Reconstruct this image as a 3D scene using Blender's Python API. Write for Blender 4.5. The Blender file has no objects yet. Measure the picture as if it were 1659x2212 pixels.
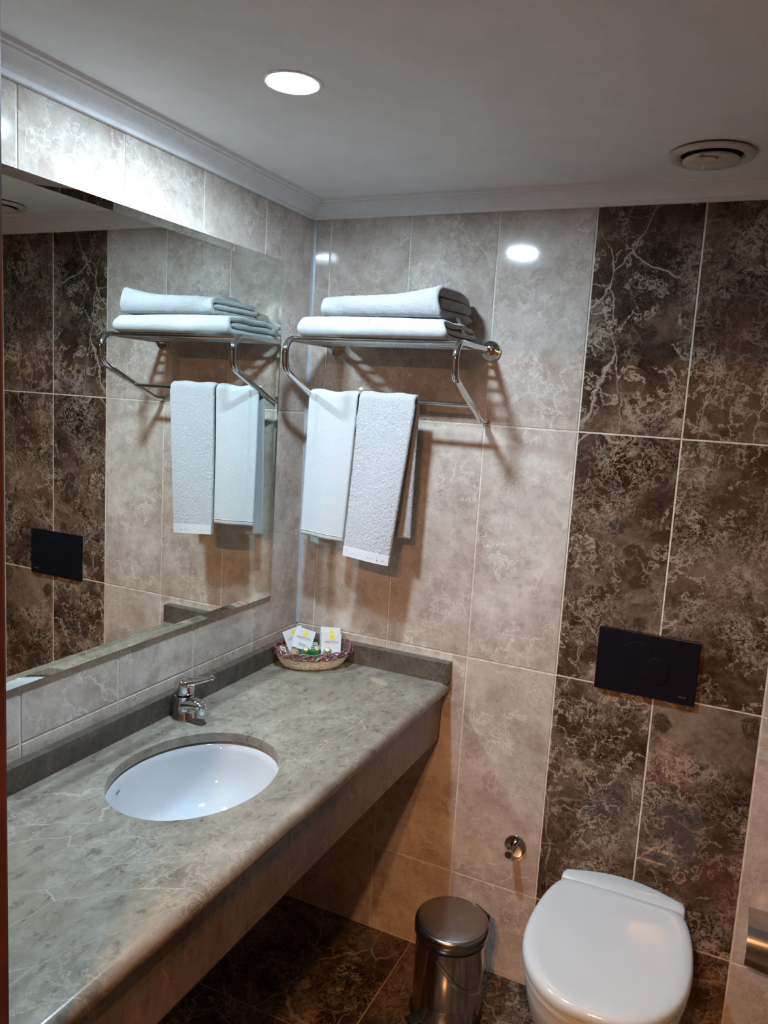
import bpy, bmesh, math, random
from mathutils import Vector, Matrix, noise as mnoise
random.seed(7)
scene = bpy.context.scene
COL = scene.collection
V = Vector
PI = math.pi

# ------------------------------------------------------------------ camera, world, exposure
cam_d = bpy.data.cameras.new('camera'); cam = bpy.data.objects.new('camera', cam_d); COL.objects.link(cam)
cam_d.sensor_fit = 'HORIZONTAL'; cam_d.sensor_width = 36.0
cam_d.lens = 1648.99 * 36.0 / 1659.0
cam_d.shift_x = -37.80 / 1659.0; cam_d.shift_y = -17.75 / 1659.0
cam_d.clip_start = 0.02
CAM = V((1.2086, -1.9690, 1.6129))
def cam_axes(yaw, pitch, roll):
    cy, sy, cp, sp = math.cos(yaw), math.sin(yaw), math.cos(pitch), math.sin(pitch)
    f = V((-sy*cp, cy*cp, sp)); r = V((cy, sy, 0)); u = r.cross(f)
    cr, sr = math.cos(roll), math.sin(roll)
    return r*cr + u*sr, u*cr - r*sr, f
cr_, cu_, cf_ = cam_axes(0.4199, -0.1340, 0.0614)
m = Matrix((cr_, cu_, -cf_)).transposed().to_4x4(); m.translation = CAM
cam.matrix_world = m
scene.camera = cam

world = bpy.data.worlds.new('world'); scene.world = world; world.use_nodes = True
world.node_tree.nodes['Background'].inputs[0].default_value = (0.9, 0.8, 0.7, 1)
world.node_tree.nodes['Background'].inputs[1].default_value = 0.04
scene.view_settings.view_transform = 'Standard'
scene.view_settings.look = 'None'
scene.view_settings.gamma = 1.0
scene.view_settings.use_curve_mapping = False
scene.view_settings.exposure = 0.10
cy = scene.cycles
cy.use_guiding = True; cy.guiding_training_samples = 128; cy.surface_guiding_probability = 0.7
cy.caustics_reflective = True; cy.blur_glossy = 0.0; cy.sample_clamp_indirect = 0.0
cy.max_bounces = 7; cy.diffuse_bounces = 4; cy.glossy_bounces = 5; cy.transmission_bounces = 6; cy.adaptive_threshold = 0.06; cy.adaptive_min_samples = 16
COLD_STRENGTH = 1000.0     # the bathroom's own LED downlight
WARM_STRENGTH = 3000.0     # each of the two warm spots in the hall outside the door
COLD_COL = (0.65, 0.84, 1.0, 1)
WARM_COL = (1.0, 0.47, 0.19, 1)

YF_ = 1.47      # the counter's own origin lies at its left end, this far from the rack wall
# ------------------------------------------------------------------ node helpers / materials
class NT:
    def __init__(s, name):
        s.m = bpy.data.materials.new(name); s.m.use_nodes = True
        s.t = s.m.node_tree; s.b = s.t.nodes['Principled BSDF']
    def n(s, typ, **kw):
        nd = s.t.nodes.new(typ)
        for k, v in kw.items():
            if k.startswith('i_'):
                nd.inputs[k[2:].replace('_', ' ')].default_value = v
            else: setattr(nd, k, v)
        return nd
    def l(s, a, b): s.t.links.new(a, b)
    def math(s, op, a, b=None, c=None, clamp=False):
        nd = s.t.nodes.new('ShaderNodeMath'); nd.operation = op; nd.use_clamp = clamp
        for i, x in enumerate((a, b, c)):
            if x is None: continue
            if isinstance(x, (int, float)): nd.inputs[i].default_value = x
            else: s.l(x, nd.inputs[i])
        return nd.outputs[0]
    def vmath(s, op, a, b=None, scale=None):
        nd = s.t.nodes.new('ShaderNodeVectorMath'); nd.operation = op
        for i, x in enumerate((a, b)):
            if x is None: continue
            if isinstance(x, tuple): nd.inputs[i].default_value = x
            else: s.l(x, nd.inputs[i])
        if scale is not None:
            if isinstance(scale, (int, float)): nd.inputs['Scale'].default_value = scale
            else: s.l(scale, nd.inputs['Scale'])
        return nd.outputs[0]
    def ramp(s, fac, stops, interp='LINEAR'):
        nd = s.t.nodes.new('ShaderNodeValToRGB'); nd.color_ramp.interpolation = interp
        e = nd.color_ramp.elements
        while len(e) < len(stops): e.new(0.5)
        for el, (p, c) in zip(e, stops):
            el.position = p
            el.color = (c, c, c, 1) if isinstance(c, (int, float)) else (*c, 1)
        s.l(fac, nd.inputs[0]); return nd.outputs[0]
    def mix(s, fac, a, b, typ='MIX'):
        nd = s.t.nodes.new('ShaderNodeMix'); nd.data_type = 'RGBA'; nd.blend_type = typ
        for sock, x in ((nd.inputs[0], fac), (nd.inputs[6], a), (nd.inputs[7], b)):
            if isinstance(x, (int, float)): sock.default_value = x
            elif isinstance(x, tuple): sock.default_value = (*x, 1) if len(x) == 3 else x
            else: s.l(x, sock)
        return nd.outputs[2]
    def noise(s, vec, scale, detail=4, rough=0.5, out='Fac', dist=0.0):
        detail = min(detail, 8)
        nd = s.n('ShaderNodeTexNoise'); nd.inputs['Scale'].default_value = scale
        nd.inputs['Detail'].default_value = detail; nd.inputs['Roughness'].default_value = rough
        nd.inputs['Distortion'].default_value = dist
        if vec is not None: s.l(vec, nd.inputs['Vector'])
        return nd.outputs[out]
    def voro(s, vec, scale, feature='F1', out='Distance', rnd=1.0):
        nd = s.n('ShaderNodeTexVoronoi'); nd.feature = feature
        nd.inputs['Scale'].default_value = scale; nd.inputs['Randomness'].default_value = rnd
        s.l(vec, nd.inputs['Vector']); return nd.outputs[out]
    def coords(s, random_offset=True, stretch=None):
        c = s.n('ShaderNodeTexCoord').outputs['Object']
        if random_offset:
            r = s.n('ShaderNodeObjectInfo').outputs['Random']
            comb = s.n('ShaderNodeCombineXYZ')
            for i, k in enumerate((37.0, 91.0, 53.0)): s.l(s.math('MULTIPLY', r, k), comb.inputs[i])
            c = s.vmath('ADD', c, comb.outputs[0])
        if stretch: c = s.vmath('MULTIPLY', c, stretch)
        return c
    def warp(s, c, scale, amt, detail=4):
        w = s.noise(c, scale, detail, 0.55, 'Color')
        w = s.vmath('SUBTRACT', w, (0.5, 0.5, 0.5))
        return s.vmath('ADD', c, s.vmath('SCALE', w, scale=amt))
    def bump(s, h, strength, dist=0.001):
        nd = s.n('ShaderNodeBump'); nd.inputs['Strength'].default_value = strength
        nd.inputs['Distance'].default_value = dist
        s.l(h, nd.inputs['Height']); s.l(nd.outputs[0], s.b.inputs['Normal'])
    def set(s, **kw):
        for k, v in kw.items():
            sock = s.b.inputs[k.replace('_', ' ')]
            if isinstance(v, (int, float)): sock.default_value = v
            elif isinstance(v, tuple): sock.default_value = (*v, 1) if len(v) == 3 else v
            else: s.l(v, sock)
        return s

def plain(name, col, rough=0.5, metal=0.0, var=0.04, spec=0.5, nscale=30, **kw):
    s = NT(name); c = s.coords(False)
    f = s.noise(c, nscale, 3)
    d = tuple(max(0, x*(1-var*2)) for x in col); l = tuple(min(1, x*(1+var*2)) for x in col)
    s.set(Base_Color=s.ramp(f, [(0.3, d), (0.7, l)]), Roughness=rough, Metallic=metal)
    s.b.inputs['Specular IOR Level'].default_value = spec
    for k, v in kw.items(): s.set(**{k: v})
    return s.m

def ridge(s, vec, scale, width, detail=3, rough=0.55):
    """thin meandering veins: where a noise field crosses its middle value"""
    n = s.noise(vec, scale, detail, rough)
    return s.ramp(s.math('ABSOLUTE', s.math('SUBTRACT', n, 0.5)), [(0.0, 1.0), (width*0.4, 0.75), (width, 0.0)])

def ridge(s, vec, scale, width, detail=3, rough=0.55):
    """thin meandering veins: where a noise field crosses its middle value"""
    n = s.noise(vec, scale, detail, rough)
    return s.ramp(s.math('ABSOLUTE', s.math('SUBTRACT', n, 0.5)), [(0.0, 1.0), (width*0.4, 0.75), (width, 0.0)])
def shards(s, vec, scale, amt=2.5):
    """break the coordinates up cell by cell, so a pattern changes abruptly at clast borders"""
    return s.vmath('ADD', vec, s.vmath('SCALE', s.voro(vec, scale, 'F1', 'Color'), scale=amt))
def rot(s, vec, deg, mul):
    nd = s.n('ShaderNodeVectorRotate'); nd.rotation_type = 'Z_AXIS'; nd.inputs['Angle'].default_value = math.radians(deg)
    s.l(vec, nd.inputs['Vector']); return s.vmath('MULTIPLY', nd.outputs[0], mul)

def light_marble():
    s = NT('light_marble_tile'); c = s.coords()
    p = s.warp(c, 4.0, 0.10); q = s.warp(c, 22.0, 0.035, 6); sh = shards(s, q, 13.0, 1.5)
    a = s.noise(p, 7.0, 11, 0.72)
    base = s.ramp(a, [(0.32, (0.355, 0.288, 0.243)), (0.45, (0.464, 0.397, 0.345)), (0.56, (0.541, 0.476, 0.420)), (0.70, (0.639, 0.586, 0.527))])
    b2 = s.noise(sh, 20.0, 8, 0.7)
    base = s.mix(s.ramp(b2, [(0.50, 0.0), (0.64, 0.55)]), base, (0.355, 0.277, 0.228))
    cell = s.n('ShaderNodeSeparateColor'); s.l(s.voro(q, 17.0, 'F1', 'Color'), cell.inputs[0])
    ins = s.ramp(s.voro(q, 17.0, 'F1'), [(0.38, 1.0), (0.50, 0.0)])
    base = s.mix(s.math('MULTIPLY', s.ramp(cell.outputs[0], [(0.60, 0.0), (0.85, 0.42)]), ins), base, (0.360, 0.277, 0.228))
    m1 = s.ramp(s.noise(c, 6.0, 3), [(0.46, 0.0), (0.60, 0.65)])
    base = s.mix(s.math('MULTIPLY', ridge(s, q, 9.0, 0.014, 7, 0.62), m1), base, (0.752, 0.711, 0.638))
    m2 = s.ramp(s.noise(p, 8.0, 4), [(0.42, 0.0), (0.58, 0.42)])
    base = s.mix(s.math('MULTIPLY', ridge(s, sh, 26.0, 0.026, 6, 0.6), m2), base, (0.711, 0.658, 0.587))
    sp = s.noise(c, 150.0, 3, 0.6)
    base = s.mix(s.ramp(sp, [(0.63, 0.0), (0.72, 0.6)]), base, (0.247, 0.183, 0.146))
    s.set(Base_Color=base, Roughness=0.075); s.b.inputs['Specular IOR Level'].default_value = 0.5
    return s.m

def dark_marble(name, gain=1.0, rough=0.09):
    s = NT(name); c = s.coords()
    p = s.warp(c, 3.5, 0.13); q = s.warp(c, 16.0, 0.05, 8); sh = shards(s, q, 11.0, 2.0); sh2 = shards(s, q, 24.0, 1.2)
    g = lambda t: (t[0]*gain*1.03, t[1]*gain*0.95, t[2]*gain*0.86)
    big = s.noise(p, 4.0, 6, 0.6); a = s.noise(sh, 16.0, 10, 0.74)
    f = s.math('ADD', s.math('MULTIPLY', big, 0.62), s.math('MULTIPLY', a, 0.38))
    base = s.ramp(f, [(0.40, g((0.016, 0.010, 0.008))), (0.47, g((0.045, 0.029, 0.023))), (0.54, g((0.105, 0.075, 0.058))), (0.64, g((0.215, 0.18, 0.14)))])
    base = s.mix(s.ramp(s.noise(c, 2.6, 3), [(0.48, 0.0), (0.66, 0.55)]), base, g((0.105, 0.052, 0.037)))
    cell = s.n('ShaderNodeSeparateColor'); s.l(s.voro(q, 15.0, 'F1', 'Color'), cell.inputs[0])
    ins = s.ramp(s.voro(q, 15.0, 'F1'), [(0.34, 1.0), (0.44, 0.0)])
    base = s.mix(s.math('MULTIPLY', s.ramp(cell.outputs[1], [(0.55, 0.0), (0.62, 0.9)]), ins), base, g((0.040, 0.026, 0.022)))
    patch = s.noise(p, 6.0, 5, 0.6)
    m0 = s.ramp(patch, [(0.43, 0.05), (0.60, 0.9)])
    base = s.mix(s.math('MULTIPLY', ridge(s, sh2, 46.0, 0.04, 6, 0.68), m0), base, g((0.34, 0.29, 0.23)))
    e1 = s.voro(q, 30.0, 'DISTANCE_TO_EDGE'); m3 = s.ramp(s.noise(p, 7.0, 3), [(0.46, 0.0), (0.60, 0.38)])
    base = s.mix(s.math('MULTIPLY', s.ramp(e1, [(0.0, 1.0), (0.05, 0.0)]), m3), base, g((0.30, 0.25, 0.195)))
    m1 = s.ramp(s.noise(c, 4.5, 4), [(0.40, 0.05), (0.56, 0.85)])
    base = s.mix(s.math('MULTIPLY', ridge(s, sh, 9.0, 0.016, 7, 0.62), m1), base, g((0.42, 0.36, 0.29)))
    m4 = s.math('MULTIPLY', s.ramp(patch, [(0.54, 0.0), (0.66, 0.9)]), s.ramp(s.noise(sh2, 30.0, 6, 0.7), [(0.50, 0.0), (0.62, 1.0)]))
    base = s.mix(m4, base, g((0.40, 0.36, 0.30)))
    e2 = s.voro(rot(s, q, 33, (2.4, 1.0, 1.0)), 2.6, 'DISTANCE_TO_EDGE'); m2 = s.ramp(s.noise(c, 2.5, 3), [(0.48, 0.0), (0.58, 0.8)])
    base = s.mix(s.math('MULTIPLY', s.ramp(e2, [(0.0, 1.0), (0.010, 0.0)]), m2), base, g((0.48, 0.42, 0.35)))
    s.set(Base_Color=base, Roughness=rough); s.b.inputs['Specular IOR Level'].default_value = 0.42
    return s.m

def counter_marble(name, gain, axis=(1.0, 0.5, 1.0), rough=0.2, tint=(1.0, 0.93, 0.86), stain=False):
    s = NT(name); c = s.coords(True)
    p = s.warp(c, 5.0, 0.08); q = s.warp(c, 18.0, 0.035, 7); sh = shards(s, q, 9.0, 1.2)
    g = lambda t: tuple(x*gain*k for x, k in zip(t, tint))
    st = s.vmath('MULTIPLY', p, axis)
    a = s.math('ADD', s.math('MULTIPLY', s.noise(st, 17.0, 12, 0.72), 0.6), s.math('MULTIPLY', s.noise(s.vmath('MULTIPLY', sh, axis), 30.0, 8, 0.72), 0.4))
    base = s.ramp(a, [(0.34, g((0.165, 0.155, 0.135))), (0.45, g((0.275, 0.267, 0.245))), (0.55, g((0.355, 0.348, 0.325))), (0.68, g((0.47, 0.462, 0.435)))])
    base = s.mix(s.ramp(s.noise(c, 3.5, 3), [(0.44, 0.0), (0.64, 0.5)]), base, g((0.315, 0.285, 0.235)))
    base = s.mix(s.ramp(s.noise(p, 9.0, 8, 0.65), [(0.56, 0.0), (0.70, 0.55)]), base, g((0.52, 0.51, 0.48)))
    sp = s.noise(s.vmath('MULTIPLY', q, axis), 58.0, 5, 0.65)
    base = s.mix(s.ramp(sp, [(0.56, 0.0), (0.67, 0.7)]), base, g((0.14, 0.128, 0.108)))
    m0 = s.ramp(s.noise(p, 6.0, 4), [(0.44, 0.0), (0.58, 0.5)])
    base = s.mix(s.math('MULTIPLY', ridge(s, sh, 22.0, 0.03, 7, 0.65), m0), base, g((0.58, 0.55, 0.49)))
    m1 = s.ramp(s.noise(c, 4.0, 3), [(0.42, 0.0), (0.52, 0.75)])
    e1 = s.voro(rot(s, q, 28, (2.6, 0.8, 1.0)), 4.2, 'DISTANCE_TO_EDGE')
    base = s.mix(s.math('MULTIPLY', s.ramp(e1, [(0.0, 1.0), (0.0075, 0.0)]), m1), base, g((0.62, 0.58, 0.51)))
    if stain:      # a milky patch in the stone near the wall and one small yellow fleck
        tc = s.n('ShaderNodeTexCoord').outputs['Object']
        w = s.warp(tc, 30.0, 0.02, 6)
        for (x, y), (kx, ky), lo, hi, col, amt in (((0.347, YF_-0.118), (1.0, 2.6), 0.028, 0.046, (0.62, 0.56, 0.50), 0.8), ((0.408, YF_-0.539), (1.0, 1.0), 0.004, 0.008, (0.55, 0.40, 0.12), 0.6)):
            d = s.vmath('MULTIPLY', rot(s, s.vmath('SUBTRACT', w if amt > 0.7 else tc, (x, y, 0.0)), 26, (1, 1, 1)), (kx, ky, 0.0))
            ln = s.n('ShaderNodeVectorMath'); ln.operation = 'LENGTH'; s.l(d, ln.inputs[0])
            base = s.mix(s.math('MULTIPLY', s.ramp(ln.outputs['Value'], [(lo, 1.0), (hi, 0.0)]), amt), base, g(col))
    s.set(Base_Color=base, Roughness=rough)
    return s.m

def chrome(name, col=(0.62, 0.62, 0.63), rough=0.06, scratch=0.0):
    s = NT(name); c = s.coords(False)
    s.set(Base_Color=col, Metallic=1.0)
    f = s.noise(s.vmath('MULTIPLY', c, (1, 1, 0.15)) if scratch else c, 40.0, 4)
    s.set(Roughness=s.ramp(f, [(0.35, rough), (0.75, rough*1.6+scratch)]))
    return s.m

def brushed(name, col, rough):
    s = NT(name); c = s.coords(False, (1.5, 90.0, 90.0))
    f = s.noise(c, 6.0, 4)
    s.set(Base_Color=col, Metallic=1.0, Roughness=s.ramp(f, [(0.3, rough*0.8), (0.7, rough*1.2)]))
    return s.m

def terry(name, col, scale, strength):
    s = NT(name); c = s.coords(False)
    f = s.noise(c, scale, 3, 0.6); v = s.voro(c, scale*0.9, 'F1')
    h = s.math('SUBTRACT', f, s.math('MULTIPLY', v, 0.6))
    s.set(Base_Color=s.ramp(f, [(0.25, tuple(x*0.93 for x in col)), (0.6, col)]), Roughness=0.95)
    s.b.inputs['Specular IOR Level'].default_value = 0.1
    s.b.inputs['Sheen Weight'].default_value = 0.25
    s.bump(h, strength, 0.003)
    return s.m

def emit(name, col, strength):
    s = NT(name); s.b.inputs['Base Color'].default_value = (0.9, 0.9, 0.9, 1)
    s.b.inputs['Emission Color'].default_value = col; s.b.inputs['Emission Strength'].default_value = strength
    return s.m

M = dict(
    light=light_marble(), dark=dark_marble('dark_marble_tile', 1.0), floor=dark_marble('dark_floor_tile', 0.72, 0.16),
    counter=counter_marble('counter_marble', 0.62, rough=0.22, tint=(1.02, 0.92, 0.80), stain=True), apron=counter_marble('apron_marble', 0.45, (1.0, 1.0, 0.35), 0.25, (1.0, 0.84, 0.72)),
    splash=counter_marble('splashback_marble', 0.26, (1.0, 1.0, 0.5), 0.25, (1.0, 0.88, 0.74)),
    grout=plain('pale_grout', (0.66, 0.60, 0.53), 0.85, var=0.08, nscale=60),
    floor_grout=plain('brown_grout', (0.30, 0.23, 0.16), 0.9, var=0.1, nscale=60),
    caulk=plain('bluish_white_caulk', (0.40, 0.43, 0.46), 0.35, var=0.05),
    ceil=plain('white_ceiling_paint', (0.83, 0.82, 0.81), 0.75, var=0.015, nscale=12),
    plaster=plain('white_plaster_moulding', (0.80, 0.79, 0.79), 0.55, var=0.02),
    hallwall=plain('brown_hall_panelling', (0.30, 0.22, 0.15), 0.8, var=0.03),
    wood=plain('varnished_mahogany', (0.085, 0.022, 0.012), 0.28, var=0.18, nscale=14),
    chrome=chrome('polished_chrome'), steel=chrome('scratched_polished_steel', (0.50, 0.47, 0.44), 0.10, 0.16),
    lidsteel=plain('satin_lid_steel', (0.34, 0.325, 0.315), 0.24, metal=1.0, var=0.02, nscale=8),
    brushed=brushed('brushed_steel', (0.55, 0.53, 0.51), 0.22),
    black=plain('matte_black_plastic', (0.008, 0.008, 0.008), 0.5, var=0.1),
    blackgloss=plain('glossy_black_plate', (0.005, 0.006, 0.010), 0.16, var=0.05, spec=0.3),
    ceramic=plain('white_glazed_ceramic', (0.58, 0.60, 0.61), 0.06, var=0.008, nscale=6),
    basin=plain('white_basin_glaze', (0.48, 0.495, 0.515), 0.06, var=0.008, nscale=6),
    seat=plain('white_seat_plastic', (0.54, 0.565, 0.57), 0.13, var=0.008, nscale=6),
    terry=terry('white_terry_cloth', (0.57, 0.57, 0.585), 560.0, 1.0),
    terry_fine=terry('smooth_white_towelling', (0.50, 0.51, 0.515), 750.0, 0.35),
    hem=plain('white_woven_hem', (0.60, 0.60, 0.615), 0.9, var=0.03, nscale=300),
    paper=plain('white_carton', (0.60, 0.62, 0.64), 0.45, var=0.01),
    yellow=plain('yellow_print', (0.85, 0.66, 0.03), 0.5, var=0.12, nscale=90),
    ink=plain('brown_ink', (0.16, 0.10, 0.09), 0.6, var=0.05), greyink=plain('grey_ink', (0.13, 0.12, 0.125), 0.5, var=0.05),
    blueink=plain('blue_print', (0.06, 0.20, 0.40), 0.4, var=0.05),
    wicker=plain('cream_wicker', (0.84, 0.82, 0.70), 0.6, var=0.14, nscale=120),
    mauve=plain('mauve_wicker', (0.20, 0.075, 0.085), 0.42, var=0.18, nscale=120),
    gold=plain('brushed_gold_cap', (0.30, 0.25, 0.14), 0.42, metal=0.25, var=0.05), amber=plain('amber_cap', (0.45, 0.22, 0.04), 0.35, var=0.12),
    ventw=plain('yellowed_white_plastic', (0.62, 0.57, 0.51), 0.5, var=0.05), tape=plain('curled_paper_tape', (0.66, 0.57, 0.46), 0.7, var=0.08),
    red=plain('red_dot', (0.30, 0.015, 0.03), 0.3), trim=plain('lamp_trim_white', (0.75, 0.75, 0.76), 0.35),
    void=plain('dark_void', (0.01, 0.01, 0.01), 0.9), tag=plain('care_label_cloth', (0.70, 0.62, 0.50), 0.8, var=0.12, nscale=200),
    cold=emit('cold_led', COLD_COL, COLD_STRENGTH), warm=emit('warm_bulb', WARM_COL, WARM_STRENGTH),
)
s = NT('mirror_glass'); s.set(Base_Color=(0.80, 0.86, 0.83), Metallic=1.0, Roughness=s.ramp(s.noise(s.coords(False), 5.0, 2), [(0.3, 0.0), (0.7, 0.004)])); M['mirror'] = s.m
s = NT('mirror_edge_glass'); s.set(Base_Color=s.ramp(s.noise(s.coords(False), 60.0, 2), [(0.3, (0.12, 0.15, 0.13)), (0.7, (0.2, 0.24, 0.21))]), Roughness=0.15); M['mirror_edge'] = s.m
def glassy(name, col, rough=0.03):
    s = NT(name); s.set(Base_Color=s.ramp(s.noise(s.coords(False), 40.0, 2), [(0.3, tuple(x*0.9 for x in col)), (0.7, col)]), Roughness=rough)
    s.b.inputs['Transmission Weight'].default_value = 0.75; s.b.inputs['IOR'].default_value = 1.38
    return s.m
M['greenglass'] = glassy('green_liquid_plastic', (0.05, 0.55, 0.12)); M['clearglass'] = glassy('clear_plastic', (0.86, 0.89, 0.88))

# ------------------------------------------------------------------ object helpers
def obj(name, verts, faces, mat, parent=None, smooth=False, loc=None, angle=None):
    me = bpy.data.meshes.new(name); me.from_pydata([tuple(v) for v in verts], [], faces); me.validate()
    return link(name, me, mat, parent, smooth, loc, angle)
def link(name, me, mat, parent=None, smooth=False, loc=None, angle=None):
    if mat is not None and len(me.materials) == 0: me.materials.append(mat)
    o = bpy.data.objects.new(name, me); COL.objects.link(o)
    if parent is not None: o.parent = parent
    if loc is not None: o.location = loc
    bm = bmesh.new(); bm.from_mesh(me); bmesh.ops.recalc_face_normals(bm, faces=bm.faces); bm.to_mesh(me); bm.free()
    if smooth:
        me.shade_smooth()
        me.set_sharp_from_angle(angle=angle if angle else math.radians(40))
    return o
def empty(name, loc, label, cat, group=None, rz=0.0):
    o = bpy.data.objects.new(name, None); COL.objects.link(o); o.location = loc; o.rotation_euler.z = rz
    o.empty_display_size = 0.02
    return tag(o, label, cat, group)
def tag(o, label, cat, group=None):
    o['label'] = label; o['category'] = cat
    if group: o['group'] = group
    return o
def struct(o, label=None):
    o['kind'] = 'structure'
    if label: o['label'] = label
    return o
class G:                       # geometry accumulator
    def __init__(s): s.v = []; s.f = []
    def add(s, v, f):
        k = len(s.v); s.v += [V(x) for x in v]; s.f += [tuple(i+k for i in q) for q in f]; return s
    def xf(s, mat): s.v = [mat @ x for x in s.v]; return s
    def obj(s, name, mat, parent=None, smooth=False, loc=None, angle=None): return obj(name, s.v, s.f, mat, parent, smooth, loc, angle)
    def box(s, a, b, bev=0.0):
        (x0, y0, z0), (x1, y1, z1) = a, b
        bm = bmesh.new(); bmesh.ops.create_cube(bm, size=1.0)
        for v in bm.verts: v.co = V(((x0+x1)/2+v.co.x*(x1-x0), (y0+y1)/2+v.co.y*(y1-y0), (z0+z1)/2+v.co.z*(z1-z0)))
        if bev > 0: bmesh.ops.bevel(bm, geom=bm.edges[:], offset=bev, segments=2, affect='EDGES', profile=0.5)
        bm.verts.index_update()
        s.add([v.co.copy() for v in bm.verts], [tuple(v.index for v in f.verts) for f in bm.faces]); bm.free(); return s
    def tube(s, path, r, n=12, caps=True, closed=False):
        P = [V(p) for p in path]; N = len(P); rr = r if isinstance(r, (list, tuple)) else [r]*N
        up = None; rings = []
        for i in range(N):
            a = P[(i-1) % N] if (closed or i > 0) else P[i]; b = P[(i+1) % N] if (closed or i < N-1) else P[i]
            t = (b-a).normalized()
            if up is None:
                up = t.orthogonal().normalized()
            else: up = (up - t*up.dot(t)).normalized()
            w = t.cross(up)
            rings.append([P[i] + (up*math.cos(2*PI*k/n) + w*math.sin(2*PI*k/n))*rr[i] for k in range(n)])
        return s.loft(rings, caps, closed)
    def loft(s, rings, caps=True, closed=False):
        n = len(rings[0]); v = [p for r in rings for p in r]; f = []
        for i in range(len(rings) - (0 if closed else 1)):
            j = (i+1) % len(rings)
            for k in range(n):
                f.append((i*n+k, i*n+(k+1) % n, j*n+(k+1) % n, j*n+k))
        if caps and not closed:
            f.append(tuple(range(n))[::-1]); f.append(tuple((len(rings)-1)*n+k for k in range(n)))
        return s.add(v, f)
    def lathe(s, prof, n=48, c=(0, 0, 0), caps=True):
        c = V(c)
        return s.loft([[c+V((r*math.cos(2*PI*k/n), r*math.sin(2*PI*k/n), z)) for k in range(n)] for r, z in prof], caps)
    def disc(s, c, r, n=32, nrm=(0, 0, 1)):
        nrm = V(nrm).normalized(); u = nrm.orthogonal().normalized(); w = nrm.cross(u); c = V(c)
        return s.add([c+(u*math.cos(2*PI*k/n)+w*math.sin(2*PI*k/n))*r for k in range(n)], [tuple(range(n))])
    def prism(s, outline, z0, z1):         # outline list of (x, y)
        n = len(outline)
        return s.loft([[V((x, y, z0)) for x, y in outline], [V((x, y, z1)) for x, y in outline]])
def spline(pts, n=8, closed=False):
    P = [V(p) for p in pts]; out = []; N = len(P)
    for i in range(N if closed else N-1):
        p0 = P[(i-1) % N] if (closed or i > 0) else P[i]; p1 = P[i]; p2 = P[(i+1) % N]; p3 = P[(i+2) % N] if (closed or i+2 < N) else P[-1]
        for k in range(n):
            t = k/n
            out.append(0.5*((2*p1)+(p2-p0)*t+(2*p0-5*p1+4*p2-p3)*t*t+(3*p1-p0-3*p2+p3)*t**3))
    if not closed: out.append(P[-1])
    return out
def fillet(pts, radii, n=7):
    P = [V(p) for p in pts]; out = [P[0]]
    for i in range(1, len(P)-1):
        a = (P[i-1]-P[i]).normalized(); b = (P[i+1]-P[i]).normalized(); r = radii[i-1]
        ang = a.angle(b); d = r/math.tan(ang/2)
        p, q = P[i]+a*d, P[i]+b*d; c = P[i]+(a+b).normalized()*(r/math.sin(ang/2))
        for k in range(n+1):
            t = k/n; out.append(c+(p-c).normalized().slerp((q-c).normalized(), t)*r)
    out.append(P[-1]); return out
def text_geo(body, size, extrude=0.0002, align='CENTER', spacing=1.0):
    cu = bpy.data.curves.new('t', 'FONT'); cu.body = body; cu.size = size; cu.extrude = extrude; cu.align_x = align; cu.resolution_u = 2
    cu.space_character = spacing
    o = bpy.data.objects.new('t', cu); COL.objects.link(o)
    me = bpy.data.meshes.new_from_object(o.evaluated_get(bpy.context.evaluated_depsgraph_get()))
    g = G().add([v.co.copy() for v in me.vertices], [tuple(p.vertices) for p in me.polygons])
    bpy.data.objects.remove(o); bpy.data.curves.remove(cu); bpy.data.meshes.remove(me)
    return g

# ------------------------------------------------------------------ room dimensions
TW, TX0 = 0.25058, 0.8097                       # tile width, x of the beige / brown boundary
ZA, ZB, ZC, ZT, ZCEIL = 1.5620, 0.9147, 0.2672, 2.1120, 2.1580
YL = -0.2360                                    # first joint on the left wall
XR, YF = 1.70, -1.47                            # right wall, inside of the front wall
HALL_Y, HALL_Z = -4.0, 2.20
J = 0.0045                                      # joint width

tile_cache = {}
def tile_mesh(w, h, mat, t=0.004):
    key = (round(w, 4), round(h, 4), mat.name)
    if key not in tile_cache:
        a, b, e = w/2, h/2, 0.0012
        v = [(-a, t, -b), (a, t, -b), (a, t, b), (-a, t, b), (-a, 0.0008, -b), (a, 0.0008, -b), (a, 0.0008, b), (-a, 0.0008, b),
             (-a+e, 0, -b+e), (a-e, 0, -b+e), (a-e, 0, b-e), (-a+e, 0, b-e)]
        f = [(8, 9, 10, 11)]
        for k in range(4):
            n = (k+1) % 4
            f += [(k, n, n+4, k+4), (k+4, n+4, n+8, k+8)]
        me = bpy.data.meshes.new('tile'); me.from_pydata(v, [], f); me.materials.append(mat)
        tile_cache[key] = me
    return tile_cache[key]
def put_tile(parent, mat, loc, rot, w, h):
    o = bpy.data.objects.new('tile', tile_mesh(w-J, h-J, mat)); COL.objects.link(o); o.parent = parent
    o.location = loc; o.rotation_euler = rot
    return o
rows = [0.0, ZC, ZB, ZA, ZT+0.012]

# ------------------------------------------------------------------ back wall
g = G().box((-0.1, 0.0016, -0.05), (XR+0.1, 0.10, 2.3))
wb = struct(g.obj('wall_back', M['grout']), 'tiled wall with the towel rack, beige marble tiles and a brown band')
xs = [0.0] + [TX0+k*TW for k in range(-3, 4)] + [XR]
xs = sorted(x for x in xs if x >= 0)
for i in range(len(xs)-1):
    for j in range(4):
        x0, x1, z0, z1 = xs[i], xs[i+1], rows[j], rows[j+1]
        dk = TX0-0.01 < x0 < TX0+2*TW-0.01
        put_tile(wb, M['dark'] if dk else M['light'], ((x0+x1)/2, 0, (z0+z1)/2), (0, 0, 0), x1-x0, z1-z0)
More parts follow.
